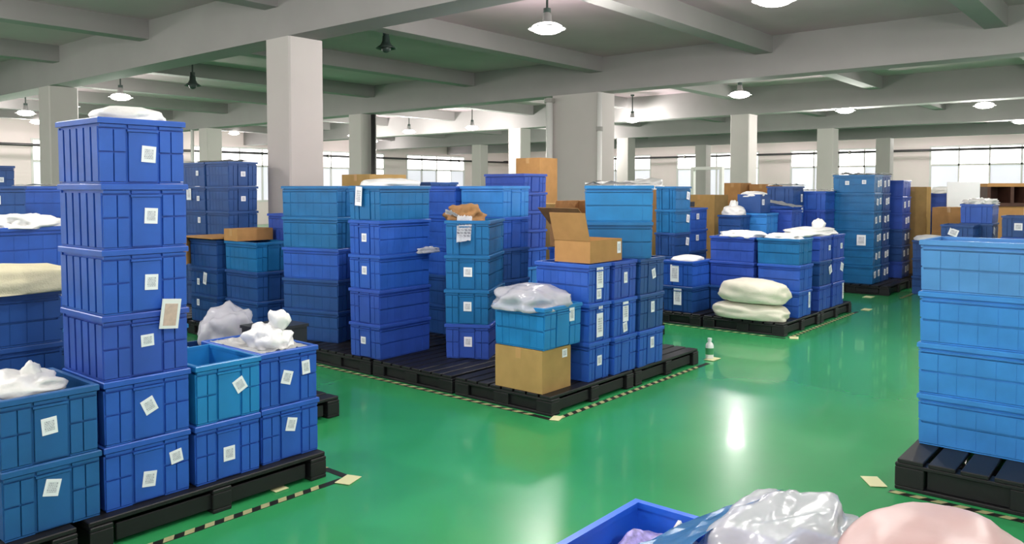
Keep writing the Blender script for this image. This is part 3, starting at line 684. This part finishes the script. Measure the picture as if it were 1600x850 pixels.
# ================================================================== FAR TALL STACK
G7 = 'crates of the far tall stacks'
pallet(12.6, 3.3, 1.2, 1.1, 'black pallet under the far tall tagged stack'); pallet(13.85, 3.3, 1.2, 1.1, 'black pallet under the violet stack beside the cartons')
tg = lambda i: [T(.3+.1*((i*7) % 3), .5, 8*((i*5) % 3-1), .09, .1), T(.75, .55, -5, .08, .1)]
f1 = stack('the far tall tagged stack', G7, 12.72, 3.56, .44, .62, 6, ['teal', 'teal', 'teal', 'teal', 'teal', 'teal'], h=.275, tags={i: tg(i)+([TX(.35, .55), TX(.75, .6)] if i in (5,) else [])+([TX(.7, .4, .13, .16)] if i == 2 else []) for i in range(6)})
stack('the second tall tagged stack right beside it', G7, 13.18, 3.56, .42, .62, 6, 'navy', h=.275, tags={i: tg(i+1) for i in range(6)})
paper_flap('white film capping the far tall tagged stack', ((12.7, 3.54, 1.805), (13.6, 3.54, 1.805), (13.6, 4.2, 1.805), (12.7, 4.2, 1.805)), 15, .05, M['bag'], 'plastic_film', 'film')
stack('the violet stack beside the tall cartons', G7, 13.9, 3.45, .50, .6, 6, ['purple', 'navy', 'navy', 'purple', 'purple', 'purple'], h=.262, tags={i: tg(i+2) for i in range(5)})
stack('two under a white bag, foot of the cartons', G7, 13.1, 2.72, .36, .4, 3, ['navy', 'navy', 'navy'], h=.27, z0=.002, tags={1: [T(.5, .5, 0, .1, .14)], 2: [T(.5, .4, 0, .08, .08)]})
soft('plastic_bag', 'flat white bag on the navy crates by the cartons', 'bag', (13.28, 2.92, .81), .2, .2, .06, 31, M['bag'])
carton('tall brown carton standing right of the violet stack', 14.75, 3.3, .142, .3, .42, 1.47, mm='cardd')
for i, (zz, hh) in enumerate(((.001, .45), (.457, .42), (.883, .40))): carton('tan carton, %s of three stacked by the white board' % ('bottom', 'middle', 'top')[i], 14.2+.02*i, 2.62, zz, .55, .48, hh, mm='card')
stack('five with white liner behind the stacked tan cartons', G7, 15.4, 3.05, .34, .38, 5, ['navy', 'navy', 'purple', 'purple', 'purple'], h=.3, z0=.002)
soft('plastic_bag', 'white liner on the violet crate behind tan cartons', 'bag', (15.57, 3.24, 1.5), .18, .2, .09, 33, M['bag'])
t = thing('white_board', 'white upright board with faint print behind blue crates', 'board', (15.25, 2.85, 0), R(-52)); box_obj('board_face', -.27, .27, -.01, .01, 1.15, 1.70, M['paperp'], t)
for s in (-.2, .2): box_obj('board_leg', s-.015, s+.015, .011, .04, 0, 1.5, M['grey'], t)
stack('five under white bags right of the white board', G7, 13.0, 2.05, .50, .42, 5, ['navy', 'navy', 'navy', 'navy', 'royal'], h=.272, z0=.002, tags={3: [T(.3, .6, 20, .12, .1)], 2: [T(.7, .5, 0, .08, .1)]})
soft('plastic_bag', 'row of small white bags on the crates right of the board', 'bag', (13.25, 2.25, 1.36), .22, .2, .06, 35, M['bag'], amp=.5, freq=4)
stack('four dotted with white tags at the right picture edge', G7, 13.1, 1.55, .50, .42, 4, ['navy', 'navy', 'royal', 'navy'], h=.3, z0=.002, tags={i: [TX(.5, .5, .1, .1)] for i in range(4)})
stack('four lower teal ones at the right picture edge', G7, 13.2, 1.1, .50, .42, 4, ['teal', 'teal', 'teal', 'teal'], h=.27, z0=.002)
stack('four left of the dotted crates', G7, 12.5, 2.2, .45, .42, 4, ['navy', 'navy', 'navy', 'navy'], h=.27, z0=.002, tags={3: [TX(.4, .6, .12, .1, 20)]})
t = thing('wooden_crate', 'dark open wooden frame box standing near the far right', 'wooden box', (16.2, 2.45, 0), R(-50))
for a in ((-.35, .35, 1.62, 1.68), (-.35, .35, 1.28, 1.34)): box_obj('frame_rail', a[0], a[1], -.2, .2, a[2], a[3], M['card'] if a[2] > 1.5 else M['wood'], t)
for a in (-.35, .05, .29): box_obj('frame_post', a, a+.06, -.2, .2, 1.34, 1.62, M['wood'], t)
box_obj('back_panel', -.29, .29, .17, .2, 1.34, 1.62, M['wood'], t); box_obj('plinth', -.3, .3, -.18, .18, 0, 1.28, M['card'], t)
# items peeking over the crates in front of the far windows
t = thing('window_opening_frame', 'white framed doorway standing before the far wall', 'frame', (17.5, 8.65, 0), R(-90))
for a in ((-.40, -.33, 0, 2.1), (.33, .40, 0, 2.1), (-.33, .33, 2.03, 2.1)): box_obj('frame_bar', a[0], a[1], -.06, .06, a[2], a[3], M['frame'], t)
carton('small brown carton over the rear row, before the windows', 8.6, 9.1, 1.142, .4, .4, .48, mm='wood'); carton('dark brown carton base under the small one', 8.6, 9.1, .001, .5, .5, 1.135, mm='cardd')
carton('tan carton low before the nearest column', 5.9, 7.05, 1.33, .55, .5, .42, mm='cardd'); stack('four beneath the tan carton before the nearest column', G2, 5.9, 7.05, .55, .5, 4, 'navy')
pallet(5.62, 6.25, 1.0, 1.4, 'black pallet under the crates before the nearest column')
stack('five behind, top peeking above the middle of the block', G3, 7.0, 7.2, .5, .5, 5, ['navy', 'navy', 'navy', 'royal', 'navy'], h=.305)
pallet(6.9, 7.1, 1.2, 1.2, 'black pallet behind the central block')

# ================================================================== FOREGROUND
G8 = 'crates right in front of the camera'
pallet(1.0, -.3, 1.1, 1.5, 'black pallet below the open crates in front')
stack('two in front, open with netted goods inside', G8, 1.32, .735, .565, .40, 2, ['bright', 'bright'], h=.302, z0=.142)
soft('netted_bundle', 'violet netted bundle lying in the open front crate', 'bundle', (1.73, 1.02, .52), .13, .09, .14, 41, M['net'], amp=.2)
soft('plastic_bag', 'small white scrap bag in the open front crate', 'bag', (1.82, .95, .52), .05, .045, .15, 42, M['bag'], amp=.4)
stack('two in front, buried by the clear bag', G8, 1.42, .325, .565, .40, 2, ['sky', 'sky'], h=.302, z0=.142)
stack('two in front, under the pink sack', G8, 1.42, -.085, .565, .40, 2, ['sky', 'sky'], h=.302, z0=.142)
soft('plastic_bag', 'big clear wrinkled bag heaped in front beside the pink sack', 'bag', (1.76, .69, .715), .30, .15, .105, 43, M['clear'], amp=.22, wr=.12, wf=4, sub=5)
soft('plastic_sack', 'smooth pale pink sack bulging in the near foreground', 'sack', (1.84, .385, .725), .30, .20, .115, 44, M['pink'], amp=.08, power=2.3, wr=.02, sub=5)
tag(obj('plastic_film', sheet_mesh('plastic_film', ((1.36, 1.0, .735), (1.86, .96, .735), (1.94, .74, .85), (1.40, .78, .85)), 21, M['film'], 20, 10, .02)), 'pale blue film stretched between the open crate and clear bag', 'film')
